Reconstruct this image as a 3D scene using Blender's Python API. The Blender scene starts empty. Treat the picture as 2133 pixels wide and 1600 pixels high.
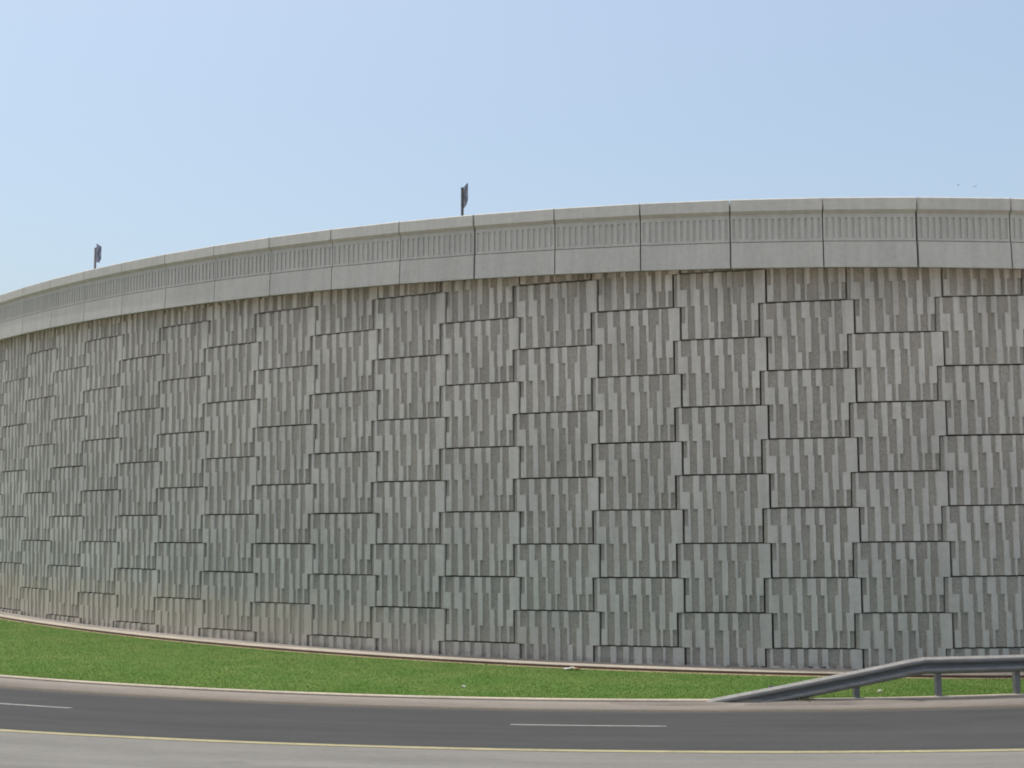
import bpy, bmesh, math, random
import numpy as np
from mathutils import Vector, Matrix
random.seed(7); rng = np.random.default_rng(11)
SC = bpy.context.scene
COL = SC.collection
EYE = 3.555

# ------------------------------------------------------------------ helpers
def tag(o, label=None, cat=None, group=None, kind=None):
    if label: o['label'] = label
    if cat: o['category'] = cat
    if group: o['group'] = group
    if kind: o['kind'] = kind
    return o

def link(o, parent=None):
    COL.objects.link(o)
    if parent: o.parent = parent
    return o

def empty(name, loc=(0, 0, 0), rz=0.0):
    o = bpy.data.objects.new(name, None)
    o.location = loc; o.rotation_euler = (0, 0, rz); o.empty_display_size = .3
    return link(o)

def mesh_obj(name, verts, faces, mats, fmat=None, uvs=None, parent=None, smooth=False):
    me = bpy.data.meshes.new(name)
    me.from_pydata([tuple(map(float, v)) for v in verts], [], faces)
    for m in (mats if isinstance(mats, (list, tuple)) else [mats]): me.materials.append(m)
    if fmat is not None: me.polygons.foreach_set('material_index', fmat)
    if uvs is not None:
        ul = me.uv_layers.new(name='UVMap')
        vi = np.empty(len(me.loops), dtype=np.int32); me.loops.foreach_get('vertex_index', vi)
        ul.data.foreach_set('uv', np.asarray(uvs, dtype=np.float32)[vi].ravel())
    if smooth: me.polygons.foreach_set('use_smooth', [True] * len(me.polygons))
    me.update()
    o = bpy.data.objects.new(name, me)
    return link(o, parent)

class MB:
    """collects boxes and polygons for one mesh"""
    def __init__(s): s.v = []; s.f = []; s.m = []
    def poly(s, pts, m=0):
        n = len(s.v); s.v += [tuple(p) for p in pts]; s.f.append(tuple(range(n, n + len(pts)))); s.m.append(m)
    def box(s, x0, x1, y0, y1, z0, z1, m=0, mat=None):
        P = [(x0,y0,z0),(x1,y0,z0),(x1,y1,z0),(x0,y1,z0),(x0,y0,z1),(x1,y0,z1),(x1,y1,z1),(x0,y1,z1)]
        if mat: P = [tuple(mat @ Vector(p)) for p in P]
        n = len(s.v); s.v += P
        for f in ((0,3,2,1),(4,5,6,7),(0,1,5,4),(1,2,6,5),(2,3,7,6),(3,0,4,7)):
            s.f.append(tuple(n + i for i in f)); s.m.append(m)
    def extrude(s, prof, x0, x1, m=0, shear=0.0, caps=True):
        """closed profile [(y,z)] swept along x"""
        n = len(s.v); k = len(prof)
        for x in (x0, x1):
            s.v += [(x, y, z + shear * x) for y, z in prof]
        for i in range(k):
            j = (i + 1) % k
            s.f.append((n + i, n + j, n + k + j, n + k + i)); s.m.append(m)
        if caps:
            s.f.append(tuple(n + i for i in reversed(range(k)))); s.m.append(m)
            s.f.append(tuple(n + k + i for i in range(k))); s.m.append(m)
    def build(s, name, mats, parent=None, smooth=False):
        o = mesh_obj(name, s.v, s.f, mats, s.m, None, parent, smooth)
        bm = bmesh.new(); bm.from_mesh(o.data); bmesh.ops.recalc_face_normals(bm, faces=bm.faces); bm.to_mesh(o.data); bm.free()
        return o

# ------------------------------------------------------------------ materials
def new_mat(name, rough=.85, metal=0.0, spec=.3):
    m = bpy.data.materials.new(name); m.use_nodes = True
    nt = m.node_tree; b = nt.nodes['Principled BSDF']
    b.inputs['Roughness'].default_value = rough; b.inputs['Metallic'].default_value = metal
    b.inputs['Specular IOR Level'].default_value = spec
    return m, nt, b
class N:
    """tiny node-building helper"""
    def __init__(s, nt): s.nt = nt; s.n = nt.nodes; s.l = nt.links
    def inp(s, sock, v):
        if isinstance(v, bpy.types.NodeSocket): s.l.new(v, sock)
        elif v is not None:
            sock.default_value = v
    def coord(s, kind='Object'): return s.n.new('ShaderNodeTexCoord').outputs[kind]
    def pos(s): return s.n.new('ShaderNodeNewGeometry').outputs['Position']
    def map(s, vec, scale=(1,1,1), loc=(0,0,0)):
        n = s.n.new('ShaderNodeMapping'); s.l.new(vec, n.inputs[0]); n.inputs['Scale'].default_value = scale; n.inputs['Location'].default_value = loc
        return n.outputs[0]
    def noise(s, vec, scale, detail=3, rough=.55, dist=0):
        n = s.n.new('ShaderNodeTexNoise'); s.l.new(vec, n.inputs['Vector'])
        n.inputs['Scale'].default_value = scale; n.inputs['Detail'].default_value = detail; n.inputs['Roughness'].default_value = rough
        n.inputs['Distortion'].default_value = dist
        return n.outputs['Fac']
    def voro(s, vec, scale):
        n = s.n.new('ShaderNodeTexVoronoi'); s.l.new(vec, n.inputs['Vector']); n.inputs['Scale'].default_value = scale
        return n.outputs['Distance'], n.outputs['Color']
    def ramp(s, fac, a, b, c0=0.0, c1=1.0):
        n = s.n.new('ShaderNodeMapRange'); n.interpolation_type = 'SMOOTHSTEP'
        s.inp(n.inputs[0], fac); n.inputs[1].default_value = a; n.inputs[2].default_value = b
        n.inputs[3].default_value = c0; n.inputs[4].default_value = c1
        return n.outputs[0]
    def math(s, op, a, b=None, c=None):
        n = s.n.new('ShaderNodeMath'); n.operation = op; s.inp(n.inputs[0], a); s.inp(n.inputs[1], b)
        if c is not None: s.inp(n.inputs[2], c)
        return n.outputs[0]
    def mix(s, fac, a, b, blend='MIX'):
        n = s.n.new('ShaderNodeMix'); n.data_type = 'RGBA'; n.blend_type = blend
        s.inp(n.inputs[0], fac)
        for sock, v in ((n.inputs[6], a), (n.inputs[7], b)):
            s.inp(sock, v if isinstance(v, bpy.types.NodeSocket) else (*v, 1) if len(v) == 3 else v)
        return n.outputs[2]
    def sep(s, vec):
        n = s.n.new('ShaderNodeSeparateXYZ'); s.l.new(vec, n.inputs[0]); return n.outputs
    def gray(s, fac, col):
        """multiply colour by scalar"""
        n = s.n.new('ShaderNodeVectorMath'); n.operation = 'SCALE'
        if isinstance(col, bpy.types.NodeSocket): s.l.new(col, n.inputs[0])
        else: n.inputs[0].default_value = col
        s.inp(n.inputs['Scale'], fac); return n.outputs[0]
    def bump(s, h, strength, dist, bsdf):
        n = s.n.new('ShaderNodeBump'); n.inputs['Strength'].default_value = strength; n.inputs['Distance'].default_value = dist
        s.l.new(h, n.inputs['Height']); s.l.new(n.outputs[0], bsdf.inputs['Normal'])
    def rnd(s): return s.n.new('ShaderNodeObjectInfo').outputs['Random']

def dirt(h, base, dust=True):
    """weather stains shared by both wall finishes: rain streaks under the skirt, sand dust near the foot"""
    p = h.pos(); x, y, z = h.sep(p)
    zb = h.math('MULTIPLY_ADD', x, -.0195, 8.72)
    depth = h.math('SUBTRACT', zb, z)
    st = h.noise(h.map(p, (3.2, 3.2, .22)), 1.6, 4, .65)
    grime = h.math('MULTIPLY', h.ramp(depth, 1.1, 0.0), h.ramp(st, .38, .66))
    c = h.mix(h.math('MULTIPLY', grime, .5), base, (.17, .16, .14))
    st2 = h.noise(h.map(p, (1.5, 1.5, .07), (9, 4, 0)), 1.9, 3, .6)
    c = h.mix(h.math('MULTIPLY', h.math('MULTIPLY', h.ramp(depth, 5.5, .3), h.ramp(st2, .55, .68)), .28), c, (.20, .185, .16))
    c = h.mix(h.math('MULTIPLY', h.math('MULTIPLY', h.ramp(depth, 4.0, .5), h.ramp(st2, .42, .32)), .16), c, (.62, .61, .57))
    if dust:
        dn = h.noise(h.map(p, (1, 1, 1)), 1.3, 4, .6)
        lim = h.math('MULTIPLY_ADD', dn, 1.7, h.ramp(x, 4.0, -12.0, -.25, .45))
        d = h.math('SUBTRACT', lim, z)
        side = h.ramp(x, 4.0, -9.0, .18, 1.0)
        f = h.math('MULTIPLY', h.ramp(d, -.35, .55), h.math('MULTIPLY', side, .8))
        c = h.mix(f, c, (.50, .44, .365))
        spl = h.math('MULTIPLY', h.ramp(z, .16, .03), h.ramp(h.noise(p, 5, 3), .42, .6))
        c = h.mix(h.math('MULTIPLY', spl, .5), c, (.20, .18, .155))
    return c

def concrete_mat(name, col, vary=.10, dusty=True, rnd=.08):
    m, nt, b = new_mat(name, .88); h = N(nt); p = h.pos()
    big = h.noise(p, .8, 4, .6); sm = h.noise(p, 9, 5, .65); st = h.noise(h.map(p, (6, 6, .5)), 1.0, 3)
    k = h.math('ADD', h.ramp(big, .3, .7, 1 - vary, 1 + vary * .6), h.math('ADD', h.ramp(sm, .3, .7, -.05, .05), h.ramp(st, .35, .65, -.05, .035)))
    k = h.math('ADD', k, h.math('MULTIPLY_ADD', h.rnd(), rnd, -rnd / 2))
    c = h.gray(k, col)
    pits = h.voro(p, 26)[0]
    c = h.mix(h.ramp(pits, .12, .04, 0, .35), c, (.15, .14, .12))
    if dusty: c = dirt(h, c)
    nt.links.new(c, b.inputs['Base Color'])
    h.bump(h.noise(p, 60, 4, .7), .25, .01, b)
    return m

M = {}
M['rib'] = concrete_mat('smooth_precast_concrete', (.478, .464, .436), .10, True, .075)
m, nt, b = new_mat('exposed_aggregate', .95, spec=.15); h = N(nt); p = h.pos()
vd, vc = h.voro(p, 48)
peb = h.n.new('ShaderNodeSeparateColor'); h.l.new(vc, peb.inputs[0])
big = h.noise(p, 1.1, 4, .6); fine = h.noise(p, 17, 4, .75)
k = h.math('ADD', h.ramp(peb.outputs[0], 0, 1, .90, 1.10), h.math('ADD', h.ramp(big, .3, .7, -.08, .08), h.ramp(fine, .3, .7, -.08, .08)))
k = h.math('ADD', k, h.math('MULTIPLY_ADD', h.rnd(), .07, -.035))
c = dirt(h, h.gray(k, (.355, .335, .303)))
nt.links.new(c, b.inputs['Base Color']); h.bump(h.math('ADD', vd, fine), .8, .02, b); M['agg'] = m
M['parapet'] = concrete_mat('parapet_concrete', (.392, .396, .380), .025, False, .06)
M['skirt'] = concrete_mat('skirt_concrete', (.398, .402, .387), .025, False, .06)
M['core'] = concrete_mat('joint_backing', (.085, .075, .062), .2, False, 0)
M['paving'] = concrete_mat('foot_slab_concrete', (.205, .190, .172), .14, False, 0)
M['edging'] = concrete_mat('edging_concrete', (.335, .295, .245), .12, False, 0)

# road surfaces use uv = (distance along, distance across)
def road_mat(name, col, streak=.08, spots=0.0, speck=.1, edge=None, blotch=None, grad=None):
    m, nt, b = new_mat(name, .9, spec=.2); h = N(nt)
    uv = h.coord('UV'); p = h.pos()
    s1 = h.noise(h.map(uv, (.05, 2.2, 1)), 1.0, 5, .6); s2 = h.noise(h.map(uv, (.5, 1.3, 1)), 1.0, 5, .6)
    g = h.noise(p, 95, 3, .8); g2 = h.noise(p, 9, 4, .7)
    k = h.math('ADD', 1.0, h.math('ADD', h.ramp(s1, .3, .7, -streak, streak), h.ramp(s2, .3, .7, -streak * .8, streak * .8)))
    k = h.math('ADD', k, h.math('ADD', h.ramp(g, .3, .7, -speck, speck), h.ramp(g2, .3, .7, -speck * .5, speck * .5)))
    c = h.gray(k, col)
    if spots:
        sp = h.noise(h.map(uv, (1.1, 3.4, 1)), 1.0, 3, .5)
        c = h.mix(h.ramp(sp, .64, .74, 0, spots), c, tuple(v * .45 for v in col))
    if grad:
        w = h.sep(uv)[1]; n = h.noise(h.map(uv, (1.4, 5, 1)), 1.0, 5, .65)
        c = h.mix(h.ramp(h.math('MULTIPLY_ADD', n, -.55, h.math('ADD', w, .27)), grad[1], grad[0]), c, grad[2])
    if edge:
        w = h.sep(uv)[1]; n = h.noise(h.map(uv, (.7, 4, 1)), 1.0, 5, .65)
        ww = h.math('MULTIPLY_ADD', n, -edge[3], w)
        c = h.mix(h.ramp(ww, edge[1], edge[0]), c, edge[2])
    if blotch:
        w = h.sep(uv)[1]; n = h.noise(h.map(uv, (.35, 1.2, 1)), 1.0, 5, .65)
        ww = h.math('MULTIPLY_ADD', n, 1.6, w)
        c = h.mix(h.ramp(ww, blotch[0], blotch[1]), c, blotch[2])
    nt.links.new(c, b.inputs['Base Color']); h.bump(g, .35, .006, b)
    return m
M['asphalt'] = road_mat('asphalt', (.0415, .043, .0455), .10, 0, .10, (.0, .50, (.079, .075, .070), .4))
M['verge'] = road_mat('dusty_verge', (.122, .111, .101), .14, .25, .12, None, None, (-.62, .04, (.182, .168, .154)))
M['shoulder'] = road_mat('shoulder_paving', (.135, .134, .129), .09, .42, .10, None, (9.2, 9.9, (.14, .11, .098)))
M['sand'] = road_mat('sand', (.46, .40, .32), .1, .2, .1)
M['kerbside'] = concrete_mat('dark_brown_concrete', (.11, .07, .052), .2, False, 0)  # darker brown colour for the upright faces of the edging kerb
M['deck'] = road_mat('deck_asphalt', (.09, .09, .09), .08)
def paint_mat(name, col, under, lo, hi):
    m, nt, b = new_mat(name, .8); h = N(nt); uv = h.coord('UV'); p = h.pos()
    n = h.math('ADD', h.noise(p, 14, 5, .7), h.math('MULTIPLY', h.noise(h.map(uv, (.6, 6, 1)), 1.0, 3), .35))
    c = h.mix(h.ramp(n, lo, hi), under, h.gray(h.ramp(h.noise(p, 3, 3), .3, .7, .85, 1.05), col))
    nt.links.new(c, b.inputs['Base Color']); return m
M['white'] = paint_mat('worn_white_paint', (.20, .20, .195), (.065, .065, .065), .40, .72)
M['yellow'] = paint_mat('yellow_paint', (.265, .245, .145), (.12, .115, .09), .36, .70)
M['faded'] = paint_mat('faded_yellow_paint', (.20, .145, .08), (.065, .06, .055), .55, .85)

m, nt, b = new_mat('lawn_soil', .95); h = N(nt); p = h.pos(); uv = h.coord('UV')
n1 = h.noise(p, .9, 5, .6); n2 = h.noise(p, 14, 5, .75)
c = h.mix(h.ramp(n1, .35, .65), (.056, .128, .018), (.09, .148, .032))
c = h.mix(h.ramp(n2, .4, .7, 0, .6), c, (.085, .115, .04))
nt.links.new(c, b.inputs['Base Color']); h.bump(n2, .8, .05, b); M['soil'] = m

m, nt, b = new_mat('grass_blades', .75, spec=.2); h = N(nt); p = h.pos()
uv = h.coord('UV'); su, sv, _ = h.sep(uv)
n1 = h.noise(h.map(p, (.55, 1.5, 1)), 1.0, 5, .65); n2 = h.noise(p, 7, 4, .7); n3 = h.noise(h.map(uv, (.16, 1.9, 1)), 1.0, 4, .6)
c = h.mix(h.ramp(n1, .34, .66), (.074, .158, .020), (.140, .212, .046))
c = h.mix(h.ramp(n3, .42, .64, 0, .55), c, (.056, .140, .015))
c = h.mix(h.math('MULTIPLY', h.ramp(sv, -1.6, -4.2, .0, .6), h.ramp(n2, .3, .7)), c, (.20, .225, .09))
dry = h.noise(h.map(p, (.9, 2.4, 1), (31, 7, 0)), 1.0, 4, .6)
c = h.mix(h.ramp(dry, .58, .72, 0, .55), c, (.26, .25, .13))
nt.links.new(c, b.inputs['Base Color'])
b.inputs['Subsurface Weight'].default_value = 0
tr = nt.nodes.new('ShaderNodeBsdfTranslucent'); nt.links.new(c, tr.inputs[0])
mx = nt.nodes.new('ShaderNodeMixShader'); mx.inputs[0].default_value = .35
out = [n for n in nt.nodes if n.type == 'OUTPUT_MATERIAL'][0]
nt.links.new(b.outputs[0], mx.inputs[1]); nt.links.new(tr.outputs[0], mx.inputs[2]); nt.links.new(mx.outputs[0], out.inputs[0])
M['grass'] = m

m, nt, b = new_mat('galvanised_steel', .6, .0, .3); h = N(nt); p = h.pos()
n = h.noise(h.map(p, (2, 2, 9)), 2.0, 5, .65)
c = h.mix(h.ramp(n, .35, .7), (.185, .187, .185), (.14, .14, .138))
c = h.mix(h.ramp(h.noise(p, 5, 5, .7), .56, .7, 0, .5), c, (.15, .12, .10))
nt.links.new(c, b.inputs['Base Color']); M['steel'] = m
def flat_mat(name, col, rough=.7, metal=0):
    m, nt, b = new_mat(name, rough, metal); h = N(nt)
    c = h.gray(h.ramp(h.noise(h.pos(), 12, 4), .3, .7, .85, 1.12), col); nt.links.new(c, b.inputs['Base Color']); return m
M['post'] = flat_mat('sign_post_steel', (.09, .095, .10), .6, .0)
M['signgrey'] = flat_mat('sign_reflective_grey', (.14, .145, .18), .5)
M['signpale'] = flat_mat('faded_purple_sign_face', (.34, .32, .42), .5)
M['signdark'] = flat_mat('sign_dark_chevron', (.05, .048, .075), .5)
M['paper'] = flat_mat('white_plastic', (.50, .50, .47), .5)
M['rust'] = flat_mat('red_brown_card', (.33, .15, .09), .8)
M['margin'] = flat_mat('dry_soil', (.25, .205, .125), .95)
M['weed'] = flat_mat('dry_weed', (.20, .19, .11), .9)
M['bird'] = flat_mat('bird_grey', (.10, .10, .12), .9)

# ------------------------------------------------------------------ wall alignment (a bulging curve)
W = 1.86455; TH0, K0, K1 = .736631, -.016447, -.000279
PX0, PD0 = -15.740408, 34.083525
_S = np.arange(-16, 31, .02); _u = _S * W
_th = TH0 + K0 * _u + K1 * _u ** 2
_lo = _S < -3; _th[_lo] = (TH0 + K0 * (-3 * W) + K1 * (3 * W) ** 2) - .0135 * (_u[_lo] + 3 * W)
_i0 = int(np.argmin(abs(_S)))
_cx = np.concatenate([[0], np.cumsum(np.cos((_th[1:] + _th[:-1]) / 2)) * .02 * W])
_cd = np.concatenate([[0], np.cumsum(np.sin((_th[1:] + _th[:-1]) / 2)) * .02 * W])
_X = PX0 + _cx - _cx[_i0]; _D = PD0 - (_cd - _cd[_i0])
def wall_at(c, off=0.0):
    """point on the wall line at panel column c, off metres out towards the road, and the heading there"""
    x = np.interp(c, _S, _X); d = np.interp(c, _S, _D); t = np.interp(c, _S, _th)
    return x - off * np.sin(t), d - off * np.cos(t), t
C0, C1 = -13, 27
def par_top(c): c = np.clip(c, -9, 24); return EYE + np.polyval([-1.40533903e-03, -8.90094140e-03, 6.94519724e+00], c)
def par_bot(c): c = np.clip(c, -9, 24); return EYE + np.polyval([-1.28071930e-03, -1.16858871e-02, 5.44319097e+00], c)

# camera numbers also used to rank what shows largest
FPX, PIT, CY, ROLL = 2197.95, .072324, 886.29, -.002543
def proj(x, d, zb):
    z = zb - EYE; dd = d * math.cos(PIT) + z * math.sin(PIT); v = z * math.cos(PIT) - d * math.sin(PIT)
    return 1066.5 + FPX * x / dd, CY - FPX * v / dd

# ------------------------------------------------------------------ retaining wall
wall = empty('retaining_wall', (*map(float, wall_at(7)[:2]), 0))
tag(wall, 'tall curved grey concrete retaining wall of interlocking ribbed precast panels behind the lawn', 'wall')
bpy.context.view_layer.update()
WINV = wall.matrix_world.inverted()

OV = .16; GAP = .040; GH = .034; YR, YA, YB = -.022, .018, .13; RAMP = .011
U = 1.86455 / 872.0
rows_px = [
 [(112,150),(246,316),(381,448),(490,582),(622,685),(790,826),(890,1012)],
 [(112,220),(250,352),(388,450),(526,592),(655,690),(760,826),(896,1012)],
 [(192,226),(292,356),(426,460),(526,592),(665,726),(760,828),(860,953)],
 [(142,226),(294,360),(430,496),(530,560),(665,735),(770,800),(866,900)]]
def panel_rows():
    out = []
    for i, r in enumerate(rows_px):
        xl = GAP / 2 if i < 2 else OV + GAP / 2
        xr = W + OV - GAP / 2 if i < 2 else W - GAP / 2
        ribs = [(max(xl, (a - 75) * U), min(xr, (b - 75) * U)) for a, b in r]
        out.append((xl, xr, ribs))
    return out
def make_panel_mesh():
    V, F, FM = [], [], []
    def vid(p): V.append(p); return len(V) - 1
    R = panel_rows()
    H = 1.5 / 4
    xs = set()
    prof = []
    for xl, xr, ribs in R:
        pts = []
        started = False
        for a, b in ribs:
            if a <= xl + 1e-6:
                pts.append((xl, YR)); pts.append((b - RAMP, YR)); pts.append((b, YA))
            elif b >= xr - 1e-6:
                if not pts: pts.append((xl, YA))
                pts += [(a, YA), (a + RAMP, YR), (xr, YR)]
            else:
                if not pts: pts.append((xl, YA))
                pts += [(a, YA), (a + RAMP, YR), (b - RAMP, YR), (b, YA)]
        if pts[-1][0] < xr - 1e-6: pts.append((xr, YA))
        prof.append(pts)
        xs |= {round(p[0], 5) for p in pts}
    # joint recess: top row stops short of the seam
    zt = [-GH / 2, -H, -2 * H, -3 * H]; zb = [-H, -2 * H, -3 * H, -4 * H + GH / 2]
    zt[1] = zb[0] = -H; zb[1] = -2 * H; zt[2] = -2 * H
    for i, pts in enumerate(prof):
        for (xa, ya), (xb, yb) in zip(pts, pts[1:]):
            a, bb = zt[i], zb[i]
            F.append((vid((xa, ya, bb)), vid((xb, yb, bb)), vid((xb, yb, a)), vid((xa, ya, a))))
            FM.append(1 if (ya == YA and yb == YA) else 0)
        # ends back into the joint
        for x, y, sgn in ((pts[0][0], pts[0][1], 0), (pts[-1][0], pts[-1][1], 1)):
            q = (vid((x, y, zt[i])), vid((x, YB, zt[i])), vid((x, YB, zb[i])), vid((x, y, zb[i])))
            F.append(q if sgn == 0 else q[::-1]); FM.append(0)
    def yat(pts, x):
        return float(np.interp(x, [p[0] for p in pts], [p[1] for p in pts]))
    def ledge(z, top, bot):
        """vertical step faces between two rows (either may be None)"""
        xx = sorted({p[0] for p in (top or [])} | {p[0] for p in (bot or [])})
        for a, c in zip(xx, xx[1:]):
            mid = (a + c) / 2
            def ys(pts):
                if pts is None or mid < pts[0][0] or mid > pts[-1][0]: return (YB, YB)
                return (yat(pts, a + 1e-7), yat(pts, c - 1e-7))
            t, bo = ys(top), ys(bot)
            if abs(t[0] - bo[0]) + abs(t[1] - bo[1]) < 1e-6: continue
            q = (vid((a, t[0], z)), vid((c, t[1], z)), vid((c, bo[1], z)), vid((a, bo[0], z)))
            F.append(q); FM.append(0)
    ledge(zt[0], None, prof[0]); ledge(-H, prof[0], prof[1]); ledge(-2 * H, prof[1], prof[2]); ledge(-3 * H, prof[2], prof[3]); ledge(zb[3], prof[3], None)
    V = [(x, y, z + .021750 / W * x) for x, y, z in V]
    me = bpy.data.meshes.new('facing_panel')
    me.from_pydata(V, [], F); me.materials.append(M['rib']); me.materials.append(M['agg'])
    me.polygons.foreach_set('material_index', FM); me.update()
    bm = bmesh.new(); bm.from_mesh(me); bmesh.ops.remove_doubles(bm, verts=bm.verts, dist=1e-5)
    bmesh.ops.recalc_face_normals(bm, faces=bm.faces); bm.to_mesh(me); bm.free()
    return me
PANEL = make_panel_mesh()

cands = []
for c in range(C0, C1):
    cc = c + (W + OV) / 2 / W
    x, d, t = wall_at(cc); x, d, t = float(x), float(d), float(t)
    ox, od = x - math.cos(t) * (W + OV) / 2, d + math.sin(t) * (W + OV) / 2
    zlo = -.14; zhi = float(par_bot(cc)) + .045
    for r in range(-3, 6):
        rr = r if c % 2 == 0 else r - .5
        zt = EYE - 1.031223 + .02175 * (c - 7) + 1.5 * rr
        if zt < zlo + .08 or zt - 1.5 > zhi - .02: continue
        a = proj(ox, od, 1)[0]; bb = proj(ox + math.cos(t) * W, od - math.sin(t) * W, 1)[0]
        wpx = max(0, min(bb, 2133) - max(a, 0))
        hm = min(zt, zhi) - max(zt - 1.5, 0.0)
        cands.append((wpx * max(hm, 0) / d, c, ox, od, t, zt, zlo, zhi))
cands.sort(key=lambda k: -k[0])
merged = bmesh.new()
for i, (area, c, ox, od, t, zt, zlo, zhi) in enumerate(cands):
    jr = random.Random(c * 31 + int(zt * 7))
    mw = Matrix.Translation((ox, od, zt + jr.uniform(-.003, .003))) @ Matrix.Rotation(-t + jr.uniform(-.003, .003), 4, 'Z') @ Matrix.Translation((0, jr.uniform(-.006, .006), 0))
    me = PANEL
    if zt > zhi or zt - 1.5 < zlo:
        bm = bmesh.new(); bm.from_mesh(PANEL)
        inv = mw.inverted()
        c2 = c + .5
        sl = float(par_bot(c2 + .5) - par_bot(c2 - .5)) / W
        if zt > zhi:
            bmesh.ops.bisect_plane(bm, geom=bm.verts[:] + bm.edges[:] + bm.faces[:], plane_co=(W / 2, 0, zhi - zt), plane_no=(-sl, 0, 1), clear_outer=True)
        if zt - 1.5 < zlo:
            bmesh.ops.bisect_plane(bm, geom=bm.verts[:] + bm.edges[:] + bm.faces[:], plane_co=(0, 0, zlo - zt), plane_no=(0, 0, -1), clear_outer=True)
        if not bm.verts: bm.free(); continue
        me = bpy.data.meshes.new('facing_panel'); me.materials.append(M['rib']); me.materials.append(M['agg'])
        bm.to_mesh(me); bm.free()
    if i < 100:
        o = bpy.data.objects.new('facing_panel', me); link(o, wall); o.matrix_basis = WINV @ mw
    else:
        tmp = me.copy(); tmp.transform(WINV @ mw); merged.from_mesh(tmp); bpy.data.meshes.remove(tmp)
me = bpy.data.meshes.new('far_facing_panels'); me.materials.append(M['rib']); me.materials.append(M['agg'])
merged.to_mesh(me); merged.free()
o = bpy.data.objects.new('far_facing_panels', me); link(o, wall); o['kind'] = 'stuff'
o['label'] = 'narrow ribbed panels at the receding ends of the wall'

def ribbon_solid(name, offs_z, mats, parent=None, c0=C0, c1=C1, st=.5, fm=None):
    """sweep closed cross-section of (offset, z or callable) along the wall line"""
    cs = np.arange(c0, c1 + 1e-6, st); k = len(offs_z); V = []; F = []
    for c in cs:
        for off, z in offs_z:
            x, d, _ = wall_at(c, off); V.append((float(x), float(d), float(z(c)) if callable(z) else z))
    for i in range(len(cs) - 1):
        for j in range(k):
            a = i * k + j; b2 = i * k + (j + 1) % k
            F.append((a, b2, b2 + k, a + k))
    F.append(tuple(range(k))); F.append(tuple(reversed([(len(cs) - 1) * k + j for j in range(k)])))
    if parent is not None:
        inv = parent.matrix_world.inverted(); V = [tuple(inv @ Vector(v)) for v in V]
    o = mesh_obj(name, V, F, mats, None, None, parent)
    bm = bmesh.new(); bm.from_mesh(o.data); bmesh.ops.recalc_face_normals(bm, faces=bm.faces); bm.to_mesh(o.data); bm.free()
    return o
ribbon_solid('wall_core', [(-.10, -.5), (-.10, lambda c: par_bot(c) + .04), (-11, lambda c: par_bot(c) + .04), (-11, -.5)], M['core'], wall)
def ribbon_sheet(name, offs, zf, mat, c0=C0, c1=C1, st=.25, kind='structure'):
    cs = np.arange(c0, c1 + 1e-6, st); V = []; F = []; UV = []
    for c in cs:
        for j, off in enumerate(offs):
            x, d, _ = wall_at(c, off); V.append((float(x), float(d), zf(c, off))); UV.append((c * W, off))
    k = len(offs)
    for i in range(len(cs) - 1):
        for j in range(k - 1):
            a = i * k + j; F.append((a, a + k, a + k + 1, a + 1))
    o = mesh_obj(name, V, F, mat, None, UV); return tag(o, kind=kind)
ribbon_sheet('ramp_road', [-.32, -3, -7, -10.6], lambda c, o: float(par_bot(c)) + .42, M['deck'])

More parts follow.
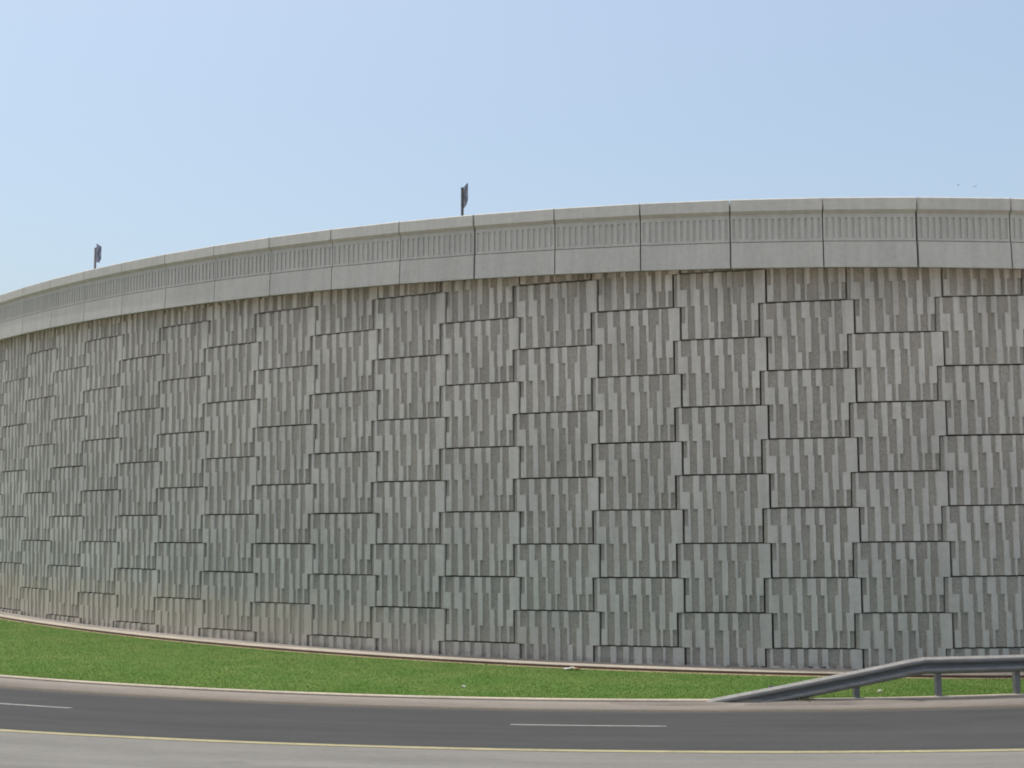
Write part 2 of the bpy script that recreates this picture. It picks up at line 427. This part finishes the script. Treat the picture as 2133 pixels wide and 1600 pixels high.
# ------------------------------------------------------------------ parapet of precast units
parapet = empty('parapet', (*map(float, wall_at(8, .2)[:2]), float(par_bot(8))))
tag(parapet, 'smooth grey concrete parapet with fluted band and coping along the top of the wall', 'parapet')
bpy.context.view_layer.update(); PINV = parapet.matrix_world.inverted()
STEP = 1.045; S0 = 15.81367
for k in range(-9, 27):
    ce = S0 - STEP * k; cs = ce - STEP                # right and left boundary of this unit
    if cs < C0 or ce > C1: continue
    xm, dm, t = map(float, wall_at((cs + ce) / 2)); L = STEP * W * 1.003
    zt0, zt1 = float(par_top(cs)), float(par_top(ce)); zb0, zb1 = float(par_bot(cs)), float(par_bot(ce))
    sh = ((zt1 - zt0) + (zb1 - zb0)) / 2 / L
    ztm, zbm = (zt0 + zt1) / 2, (zb0 + zb1) / 2
    g0 = .034 if k in (5, 0) else .015; g1 = .034 if k in (6, 1) else .015
    x0, x1 = -L / 2 + g0 * .5, L / 2 - g1 * .5
    mw = Matrix.Translation((xm, dm, zbm)) @ Matrix.Rotation(-t, 4, 'Z')
    T = ztm - zbm
    def setm(o, first=True):
        return o
    # fluted body
    mb = MB()
    fz0, fz1 = .625, T - .43; YF, YG = -.275, -.250; zlo, zhi = .578, T - .27
    n = 14; pitch = (x1 - x0) / n; gw = pitch * .42
    def P(x, y, z): return (x, y, z + sh * x)
    mb.poly([P(x0, YF, zlo), P(x1, YF, zlo), P(x1, YF, fz0), P(x0, YF, fz0)])
    mb.poly([P(x0, YF, fz1), P(x1, YF, fz1), P(x1, YF, zhi), P(x0, YF, zhi)])
    xx = x0
    for i in range(n):
        ga = x0 + pitch * (i + .5) - gw / 2; gb = ga + gw
        mb.poly([P(xx, YF, fz0), P(ga, YF, fz0), P(ga, YF, fz1), P(xx, YF, fz1)])
        mb.poly([P(ga, YF, fz0), P(ga + .006, YG, fz0 + .02), P(ga + .006, YG, fz1 - .006), P(ga, YF, fz1)])
        mb.poly([P(gb - .006, YG, fz0 + .02), P(gb, YF, fz0), P(gb, YF, fz1), P(gb - .006, YG, fz1 - .006)])
        mb.poly([P(ga + .006, YG, fz0 + .02), P(gb - .006, YG, fz0 + .02), P(gb - .006, YG, fz1 - .006), P(ga + .006, YG, fz1 - .006)])
        mb.poly([P(ga, YF, fz0), P(gb, YF, fz0), P(gb - .006, YG, fz0 + .02), P(ga + .006, YG, fz0 + .02)])
        mb.poly([P(ga + .006, YG, fz1 - .006), P(gb - .006, YG, fz1 - .006), P(gb, YF, fz1), P(ga, YF, fz1)])
        xx = gb
    mb.poly([P(xx, YF, fz0), P(x1, YF, fz0), P(x1, YF, fz1), P(xx, YF, fz1)])
    YK = .24
    mb.poly([P(x0, -.23, .50), P(x1, -.23, .50), P(x1, -.23, zlo), P(x0, -.23, zlo)])
    mb.poly([P(x0, -.23, zlo), P(x1, -.23, zlo), P(x1, YF, zlo), P(x0, YF, zlo)])
    mb.poly([P(x0, YK, .05), P(x0, YK, zhi), P(x1, YK, zhi), P(x1, YK, .05)])
    for x in (x0, x1): mb.poly([P(x, YF, zlo), P(x, YK, zlo), P(x, YK, zhi), P(x, YF, zhi)])
    body = mesh_obj('parapet_unit', mb.v, mb.f, [M['parapet']], mb.m, None, parapet)
    body.matrix_basis = PINV @ mw
    # coping: a chamfered cap that overhangs the fluted band
    mb = MB()
    mb.extrude([(YF - .004, T - .34), (-.362, T - .275), (-.350, T - .022), (-.325, T), (.22, T), (.25, T - .03), (.25, T - .27), (YF - .004, T - .274)][::-1], x0, x1, 0, sh)
    mb.build('coping', [M['parapet']], body)
    mb = MB()
    mb.extrude([(-.298, .556), (-.322, .0), (-.312, -.012), (-.28, -.005), (-.26, .05), (.22, .05), (.22, .556)][::-1], x0, x1, 0, sh)
    mb.build('skirt', [M['skirt']], body)

# ------------------------------------------------------------------ paving strip and edging at the wall foot
ribbon_sheet('foot_paving', [-.05, .12, .30, .44], lambda c, o: -.002 - .01 * o, M['paving'])
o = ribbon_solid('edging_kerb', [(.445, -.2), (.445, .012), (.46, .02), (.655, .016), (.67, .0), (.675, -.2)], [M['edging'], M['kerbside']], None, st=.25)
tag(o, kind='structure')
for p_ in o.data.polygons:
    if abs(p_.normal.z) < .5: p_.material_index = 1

ribbon_sheet('soil_margin', [.66, .72, .78], lambda c, o: -.049 - .06 * (o - .66), M['margin'])

# ------------------------------------------------------------------ road alignment
def e_heading(sv):
    return None
_ex = np.arange(-40, 40, .01)
_k = .02752 / (1 + (-.102 + .02752 * np.clip(_ex, -13, 12)) ** 2) ** 1.5
_k = np.where(_ex < -13, .0185, np.where(_ex > 12, .021, _k))
_j0 = int(np.argmin(abs(_ex)))
_h = np.concatenate([[0], np.cumsum(_k[1:] * .01)]); _h = _h - _h[_j0] + math.atan(-.102)
_ecx = np.concatenate([[0], np.cumsum(np.cos(_h[1:]) * .01)]); _ecy = np.concatenate([[0], np.cumsum(np.sin(_h[1:]) * .01)])
_EX = _ecx - _ecx[_j0]; _EY = 19.027 + _ecy - _ecy[_j0]
def road_at(s, w):
    """s metres along the far asphalt edge, w metres across towards the viewer"""
    x = np.interp(s, _ex, _EX); y = np.interp(s, _ex, _EY); t = np.interp(s, _ex, _h)
    return x + w * np.sin(t), y - w * np.cos(t), t
def zroad(w):
    return float(np.interp(w, [-14, -4.2, -.65, 0, 9.5, 19, 30, 45, 70], [-.055, -.055, -.062, -.097, .853, 1.75, 1.8, 1.0, -.35]))
def strip(name, ws, mat, s0=-38, s1=38, ds=.5, dz=0.0, kind='structure'):
    ss = np.arange(s0, s1 + 1e-6, ds); V = []; F = []; UV = []; k = len(ws)
    for s in ss:
        for w in ws:
            x, y, _ = road_at(s, w); V.append((float(x), float(y), zroad(w) + dz)); UV.append((s, w))
    for i in range(len(ss) - 1):
        for j in range(k - 1):
            a = i * k + j; F.append((a, a + 1, a + k + 1, a + k))
    o = mesh_obj(name, V, F, mat, None, UV)
    return tag(o, kind=kind)
strip('asphalt_road', [0, 1, 2, 3, 4, 5, 5.62], M['asphalt'])
strip('shoulder', [5.62, 7, 8.2, 9.6], M['shoulder'])
strip('roadside_ground', [9.6, 11, 13, 15, 17, 19, 22, 26, 30, 35, 40, 45, 52, 60, 70], M['sand'])
strip('verge', [-.56, -.4, -.2, 0], M['verge'], ds=.25)
strip('lawn_ground', [-17, -14, -10, -7, -5, -3.5, -2, -1, -.65], M['soil'])
# small precast kerb between lawn and verge
ss = np.arange(-38, 38.01, .25); V = []; F = []
prof = [(-.66, -.2), (-.66, -.032), (-.645, -.024), (-.575, -.026), (-.56, -.04), (-.56, -.2)]
for s in ss:
    for w, z in prof:
        x, y, _ = road_at(s, w); V.append((float(x), float(y), z))
k = len(prof)
for i in range(len(ss) - 1):
    for j in range(k - 1): a = i * k + j; F.append((a, a + k, a + k + 1, a + 1))
tag(mesh_obj('lawn_kerb', V, F, M['edging']), kind='structure')
# painted lines
strip('yellow_line', [5.42, 5.60], M['yellow'], dz=.004, ds=.25)
strip('faded_edge_line', [.16, .25], M['faded'], dz=.004, ds=.25)
for a, bnd in ((-15.4, -13.2), (-8.9, -6.72), (.22, 2.42), (9.6, 11.8), (18.9, 21.1)):
    strip('lane_dash', [2.57, 2.71], M['white'], a, bnd, (bnd - a) / 8, dz=.004)
# the land beyond, reaching the horizon
bm = bmesh.new(); bmesh.ops.create_circle(bm, cap_ends=True, radius=3000, segments=64)
me = bpy.data.meshes.new('ground'); bm.to_mesh(me); bm.free(); me.materials.append(flat_mat('desert_sand', (.44, .38, .30), .95))
g = bpy.data.objects.new('ground', me); g.location = (0, 0, -.45); link(g); tag(g, kind='structure')

# ------------------------------------------------------------------ mown grass
NB = 480000
s = rng.uniform(-22, 16, NB); w = -(.60 + 14.5 * rng.uniform(0, 1, NB) ** 1.35)
gx, gy, gt = road_at(s, w)
wx, wy, wt = _X[::12], _D[::12], _th[::12]
off = np.full(NB, 99.0); sg = np.zeros(NB)
for a in range(0, NB, 20000):
    sl = slice(a, a + 20000)
    d2 = (gx[sl, None] - wx) ** 2 + (gy[sl, None] - wy) ** 2
    j = d2.argmin(1)
    off[sl] = -(gx[sl] - wx[j]) * np.sin(wt[j]) - (gy[sl] - wy[j]) * np.cos(wt[j])
bald = .5 + .5 * np.sin(gx * .9 + 1.3) * np.sin(gx * 2.3 + .4)
keep = (off > .69 + .13 * bald * rng.uniform(.3, 1.0, NB)) & (w < -.60 - .05 * rng.uniform(0, 1, NB) ** 2)
gx, gy, s, w = gx[keep], gy[keep], s[keep], w[keep]; n = len(gx)
hgt = rng.uniform(.016, .036, n); hw = rng.uniform(.0035, .0075, n); an = rng.uniform(0, math.tau, n)
lean = rng.normal(0, .012, (n, 2))
z0 = np.interp(w, [-14, -4.2, -.65, 0], [-.055, -.055, -.062, -.097]) - .004
co = np.empty((n, 3, 3), np.float32)
co[:, 0] = np.stack([gx - hw * np.cos(an), gy - hw * np.sin(an), z0], 1)
co[:, 1] = np.stack([gx + hw * np.cos(an), gy + hw * np.sin(an), z0], 1)
co[:, 2] = np.stack([gx + lean[:, 0], gy + lean[:, 1], z0 + hgt], 1)
me = bpy.data.meshes.new('grass')
me.vertices.add(3 * n); me.vertices.foreach_set('co', co.ravel())
me.loops.add(3 * n); me.loops.foreach_set('vertex_index', np.arange(3 * n, dtype=np.int32))
me.polygons.add(n); me.polygons.foreach_set('loop_start', np.arange(0, 3 * n, 3, dtype=np.int32))
ul = me.uv_layers.new(name='UVMap'); ul.data.foreach_set('uv', np.repeat(np.stack([s, w], 1), 3, axis=0).astype(np.float32).ravel())
me.materials.append(M['grass']); me.update(calc_edges=True); me.validate()
o = bpy.data.objects.new('grass', me); link(o)
tag(o, 'bright green mown grass between the wall and the road', 'grass', kind='stuff')

# ------------------------------------------------------------------ guardrail
S_LOW, S_HIGH, S_END = 3.42, 7.55, 27.0
def rail_top(sv):
    lo, hi = -.045, .690
    u = (sv - S_LOW) / (S_HIGH - S_LOW)
    if u <= 0: return lo
    if u >= 1: return hi + .002 * (sv - S_HIGH)
    # straight ramp with a short rounded knee
    return lo + (hi - lo) * (u - max(0, u - .93) ** 2 * 3.2)
gx0, gy0, _ = map(float, road_at(S_HIGH, -.6))
gr = empty('guardrail', (gx0, gy0, -.07))
tag(gr, 'galvanised steel roadside guardrail whose left end slopes down into the ground', 'guardrail')
bpy.context.view_layer.update(); GI = gr.matrix_world.inverted()
# W section, n = distance out towards the road, z measured from the top edge
front = [(.000, .000), (.010, -.004), (.080, -.036), (.086, -.070), (.078, -.098), (.020, -.132), (.006, -.155), (.020, -.178), (.078, -.212), (.086, -.232), (.083, -.258), (.010, -.306), (.000, -.310)]
prof = front + [(nn - .005, zz) for nn, zz in reversed(front)]
ss = np.concatenate([np.arange(S_LOW - .5, S_HIGH - .3, .25), np.arange(S_HIGH - .3, S_HIGH + .3, .05), np.arange(S_HIGH + .3, S_END, .4)])
V = []; F = []; k = len(prof)
for sv in ss:
    zt = rail_top(sv)
    for nn, zz in prof:
        x, y, _ = road_at(sv, -.60 + nn); V.append(tuple(GI @ Vector((float(x), float(y), zt + zz))))
for i in range(len(ss) - 1):
    for j in range(k): a = i * k + j; b2 = i * k + (j + 1) % k; F.append((a, b2, b2 + k, a + k))
F.append(tuple(range(k))); F.append(tuple(reversed([(len(ss) - 1) * k + j for j in range(k)])))
beam = mesh_obj('beam', V, F, M['steel'], None, None, gr)
bm = bmesh.new(); bm.from_mesh(beam.data); bmesh.ops.recalc_face_normals(bm, faces=bm.faces); bm.to_mesh(beam.data); bm.free()
pi = 0
for sv in [4.75 + 1.59 * i for i in range(14)]:
    x, y, t = map(float, road_at(sv, -.60)); zt = rail_top(sv)
    mw = Matrix.Translation((x, y, 0)) @ Matrix.Rotation(t, 4, 'Z')
    top = zt - .005 if sv > S_HIGH - .4 else zt + .012
    mb = MB()                                           # C-section post, open side away from the viewer's left
    mb.box(-.05, -.044, .02, .11, -.4, top); mb.box(-.044, .05, .02, .026, -.4, top); mb.box(-.044, .0, .104, .11, -.4, top)
    mb.box(.044, .05, .026, .11, -.4, top)
    p = mb.build('post', [M['steel']], gr); p.matrix_basis = GI @ mw
    if zt > .25:
        mb = MB(); mb.box(-.05, .05, .0, .02, zt - .25, zt - .06)
        mb.build('spacer_block', [M['steel']], p)
        bm = bmesh.new(); bmesh.ops.create_cone(bm, cap_ends=True, segments=8, radius1=.016, radius2=.012, depth=.02, matrix=Matrix.Translation((0, -.012, zt - .155)) @ Matrix.Rotation(math.pi / 2, 4, 'X'))
        me = bpy.data.meshes.new('bolt'); bm.to_mesh(me); bm.free(); me.materials.append(M['steel']); bo = bpy.data.objects.new('bolt', me); link(bo, p)

# ------------------------------------------------------------------ chevron signs on the ramp edge
def sign(px, py, pole_top, p0, p1, zl0, zl1, zr0, zr1, label, cut, face='signgrey', mark='signdark', pole='post'):
    """pole foot at (px,py); board from p0 (at pole) to p1, lower/upper heights at both ends"""
    zdeck = float(par_bot(9 if px > -5 else 1.8)) + .42
    e = empty('chevron_sign', (px, py, zdeck))
    tag(e, label, 'road sign', 'chevron signs above the parapet')
    mb = MB(); r = .034; seg = 10
    ring = [(r * math.cos(math.tau * i / seg), r * math.sin(math.tau * i / seg)) for i in range(seg)]
    for i in range(seg):
        a, b_ = ring[i], ring[(i + 1) % seg]; hh = pole_top - zdeck
        mb.poly([(*a, 0), (*b_, 0), (*b_, hh), (*a, hh)])
    mb.poly([(*q, pole_top - zdeck) for q in ring])
    mb.build('pole', [M[pole]], e)
    d = Vector((p1[0] - p0[0], p1[1] - p0[1], 0)); L = d.length; d.normalize(); nrm = Vector((-d.y, d.x, 0))
    if nrm.y > 0: nrm = -nrm
    o0 = Vector((p0[0] - px, p0[1] - py, -zdeck)) + nrm * .012
    def Q(u, v, dep=0):
        zl, zh = zl0 + (zr0 - zl0) * u, zl1 + (zr1 - zl1) * u
        return tuple(o0 + d * (u * L) + Vector((0, 0, zl + (zh - zl) * v)) + nrm * dep)
    out = [(0, 0), (.62, 0), (1, cut), (1, .97), (.97, 1), (0, 1)]
    mb = MB(); mb.poly([Q(u, v, .004) for u, v in out]); mb.poly([Q(u, v, -.008) for u, v in reversed(out)])
    for (a, b_) in zip(out, out[1:] + out[:1]): mb.poly([Q(*a, .004), Q(*a, -.008), Q(*b_, -.008), Q(*b_, .004)])
    board = mb.build('board', [M[face]], e)
    mb = MB()
    for sgn in (0, 1):
        pts = [(.08, .5), (.55, .5), (.98, .80), (.98, .97), (.62, .97)] if sgn else [(.08, .5), (.62, .05), (.98, .26), (.98, .30), (.55, .5)]
        a = [Q(u, v, .008) for u, v in pts]; bq = [Q(u, v, .0045) for u, v in pts]
        mb.poly(a); 
        for i in range(len(pts)): j = (i + 1) % len(pts); mb.poly([a[i], a[j], bq[j], bq[i]])
    mb.build('chevron', [M[mark]], board)
    for v in (.25, .75):
        mb = MB(); q = Vector(Q(.06, v, -.008)); mb.box(q.x - .04, q.x + .008, q.y - .02, q.y + .03, q.z - .015, q.z + .015)
        mb.build('bracket', [M['post']], e)
    return e
sign(-1.205, 25.42, EYE + 7.70, (-1.165, 25.40), (-1.045, 25.02), EYE + 7.17, EYE + 7.69, EYE + 7.20, EYE + 7.70,
     'larger dark chevron road sign on a pole above the middle of the parapet', .14)
sign(-12.95, 32.36, EYE + 7.92, (-12.92, 32.34), (-12.90, 32.66), EYE + 7.47, EYE + 8.05, EYE + 7.50, EYE + 8.03,
     'small purplish road sign seen nearly edge-on above the far left end of the parapet', .30, 'signpale', 'signgrey', 'steel')

# ------------------------------------------------------------------ litter, weeds, birds
def crumple(name, x, y, z, sx, sy, sz, mats, seed, rot=0.0, split=9.0):
    r = random.Random(seed); bm = bmesh.new(); bmesh.ops.create_grid(bm, x_segments=9, y_segments=5, size=.5)
    for v in bm.verts:
        v.co = Vector((v.co.x * sx + r.uniform(-.01, .01), v.co.y * sy + r.uniform(-.012, .012), r.uniform(.0, sz) * (1.1 - abs(v.co.x))))
    for f in bm.faces: f.material_index = 1 if (len(mats) > 1 and f.calc_center_median().x > split) else 0
    ext = bmesh.ops.solidify(bm, geom=bm.faces[:], thickness=.003)
    me = bpy.data.meshes.new(name); bm.to_mesh(me); bm.free()
    for m_ in mats: me.materials.append(m_)
    o = bpy.data.objects.new(name, me); o.location = (x, y, z); o.rotation_euler = (0, 0, rot); return link(o)
tag(crumple('litter_scrap', 1.27, 23.02, -.035, .34, .12, .045, [M['paper'], M['rust']], 3, -.12, .06),
    'crumpled white and red-brown scrap of litter on the grass below the wall', 'litter')
tag(crumple('paper_scrap', -.97, 20.96, -.05, .07, .05, .04, [M['paper']], 5), 'tiny white scrap on the grass near the kerb, left of the litter', 'litter')
tag(crumple('paper_scrap', 6.98, 20.35, -.05, .08, .05, .04, [M['paper']], 8), 'tiny white scrap on the grass seen below the guardrail beam', 'litter')
def tuft(name, x, y, z, n, hh, spread, seed, label, cat):
    r = random.Random(seed); mb = MB()
    for i in range(n):
        a = r.uniform(0, math.tau); d = abs(r.gauss(0, spread)); bx, by = d * math.cos(a), d * math.sin(a) * .5
        tx, ty = bx + r.gauss(0, .05), by + r.gauss(0, .04); h_ = hh * r.uniform(.4, 1); ww = r.uniform(.003, .007); q = r.uniform(0, math.pi)
        mb.poly([(bx - ww * math.cos(q), by - ww * math.sin(q), 0), (bx + ww * math.cos(q), by + ww * math.sin(q), 0), ((bx + tx) / 2 + ww, (by + ty) / 2, h_ * .7), (tx, ty, h_)])
    o = mesh_obj(name, mb.v, mb.f, [M['weed']], mb.m); o.location = (x, y, z); return tag(o, label, cat)
tuft('dry_weed', 5.30, 19.42, -.09, 170, .13, .11, 4, 'dry brownish weed growing at the foot of the sloping guardrail end', 'weed')
tuft('low_tuft', 5.62, 19.36, -.095, 60, .06, .07, 6, 'low dark tuft on the verge just right of the dry weed', 'weed')
# drifted sand against the buried rail end
V = []; F = []; nx, ny = 36, 8
for i in range(nx + 1):
    for j in range(ny + 1):
        u, v = i / nx, j / ny; sv = 1.6 + 6.4 * u; wv = -.66 + .42 * v
        x, y, _ = road_at(sv, wv)
        hgt = math.sin(math.pi * u) ** .7 * math.sin(math.pi * v) * (.035 + .018 * math.sin(9 * u + 1) + .012 * math.sin(23 * u + v * 4))
        V.append((float(x), float(y), zroad(wv) - .008 + hgt))
for i in range(nx):
    for j in range(ny): a = i * (ny + 1) + j; F.append((a, a + 1, a + ny + 2, a + ny + 1))
tag(mesh_obj('drifted_sand', V, F, M['verge'], None, [(v[0], v[1]) for v in V], smooth=True), 'pale sand drifted over the kerb at the sloping guardrail end', 'sand', kind='stuff')

def bird(x, y, z, rz, bank, label):
    mb = MB(); seg = 8; prof = [(-.16, .006), (-.11, .02), (-.03, .038), (.05, .036), (.10, .022), (.125, .024), (.15, .012), (.18, .002)]
    rings = [[(px, r * math.cos(math.tau * i / seg), r * math.sin(math.tau * i / seg)) for i in range(seg)] for px, r in prof]
    for a, b_ in zip(rings, rings[1:]):
        for i in range(seg): j = (i + 1) % seg; mb.poly([a[i], a[j], b_[j], b_[i]])
    o = mb.build('bird', [M['bird']]); o.location = (x, y, z); o.rotation_euler = (bank, .1, rz)
    for sg in (-1, 1):
        mb = MB()
        out = [(.07, .02 * sg, .01), (.08, .14 * sg, .06), (.03, .30 * sg, .04), (-.02, .28 * sg, .04), (-.03, .14 * sg, .055), (-.04, .02 * sg, .01)]
        mb.poly(out); mb.poly([(a, b_, c - .006) for a, b_, c in reversed(out)])
        for i in range(6): j = (i + 1) % 6; a, b_ = out[i], out[j]; mb.poly([a, b_, (b_[0], b_[1], b_[2] - .006), (a[0], a[1], a[2] - .006)])
        mb.build('wing', [M['bird']], o)
    mb = MB(); mb.poly([(-.14, -.01, 0), (-.14, .01, 0), (-.22, .035, 0), (-.22, -.035, 0)]); mb.poly([(-.22, -.035, -.004), (-.22, .035, -.004), (-.14, .01, -.004), (-.14, -.01, -.004)]); mb.build('tail', [M['bird']], o)
    return tag(o, label, 'bird', 'birds above the parapet')
bird(64.73, 150, 45.62 + EYE, .4, .1, 'left and fainter of the two tiny distant birds above the right parapet')
bird(67.16, 150, 45.41 + EYE, 1.2, -.2, 'right and darker of the two tiny distant birds above the right parapet')

# ------------------------------------------------------------------ light, sky, camera
sv = Vector((-.15, .05, 1)).normalized()
sun = bpy.data.lights.new('sun', 'SUN'); sun.energy = 2.3; sun.angle = math.radians(.53); sun.color = (1, .955, .89)
so = bpy.data.objects.new('sun', sun); so.rotation_euler = sv.to_track_quat('Z', 'Y').to_euler(); so.location = (0, 0, 40); link(so)
wd = bpy.data.worlds.new('World'); SC.world = wd; wd.use_nodes = True
nt = wd.node_tree; bg = nt.nodes['Background']
sky = nt.nodes.new('ShaderNodeTexSky'); sky.sky_type = 'NISHITA'; sky.sun_disc = False
sky.sun_elevation = math.asin(sv.z); sky.sun_rotation = math.atan2(sv.x, sv.y)
sky.altitude = 0; sky.air_density = 1.0; sky.dust_density = 5.2; sky.ozone_density = .6
tint = nt.nodes.new('ShaderNodeVectorMath'); tint.operation = 'MULTIPLY'; tint.inputs[1].default_value = (1.02, 1.04, .965)   # pale summer haze
nt.links.new(sky.outputs[0], tint.inputs[0]); nt.links.new(tint.outputs[0], bg.inputs[0]); bg.inputs[1].default_value = .15

cam = bpy.data.cameras.new('camera'); co_ = bpy.data.objects.new('camera', cam); link(co_)
cam.sensor_fit = 'HORIZONTAL'; cam.sensor_width = 36; cam.lens = 36 * FPX / 2133
cam.shift_y = (CY - 800) / 2133; cam.clip_start = .1; cam.clip_end = 8000
co_.matrix_world = Matrix.Translation((0, 0, EYE)) @ Matrix.Rotation(math.pi / 2 + PIT, 4, 'X') @ Matrix.Rotation(ROLL, 4, 'Z')
SC.camera = co_
SC.render.engine = 'CYCLES'
SC.view_settings.view_transform = 'Standard'; SC.view_settings.look = 'None'
SC.view_settings.exposure = .57; SC.view_settings.gamma = 1
SC.cycles.max_bounces = 6; SC.cycles.filter_width = 1.9
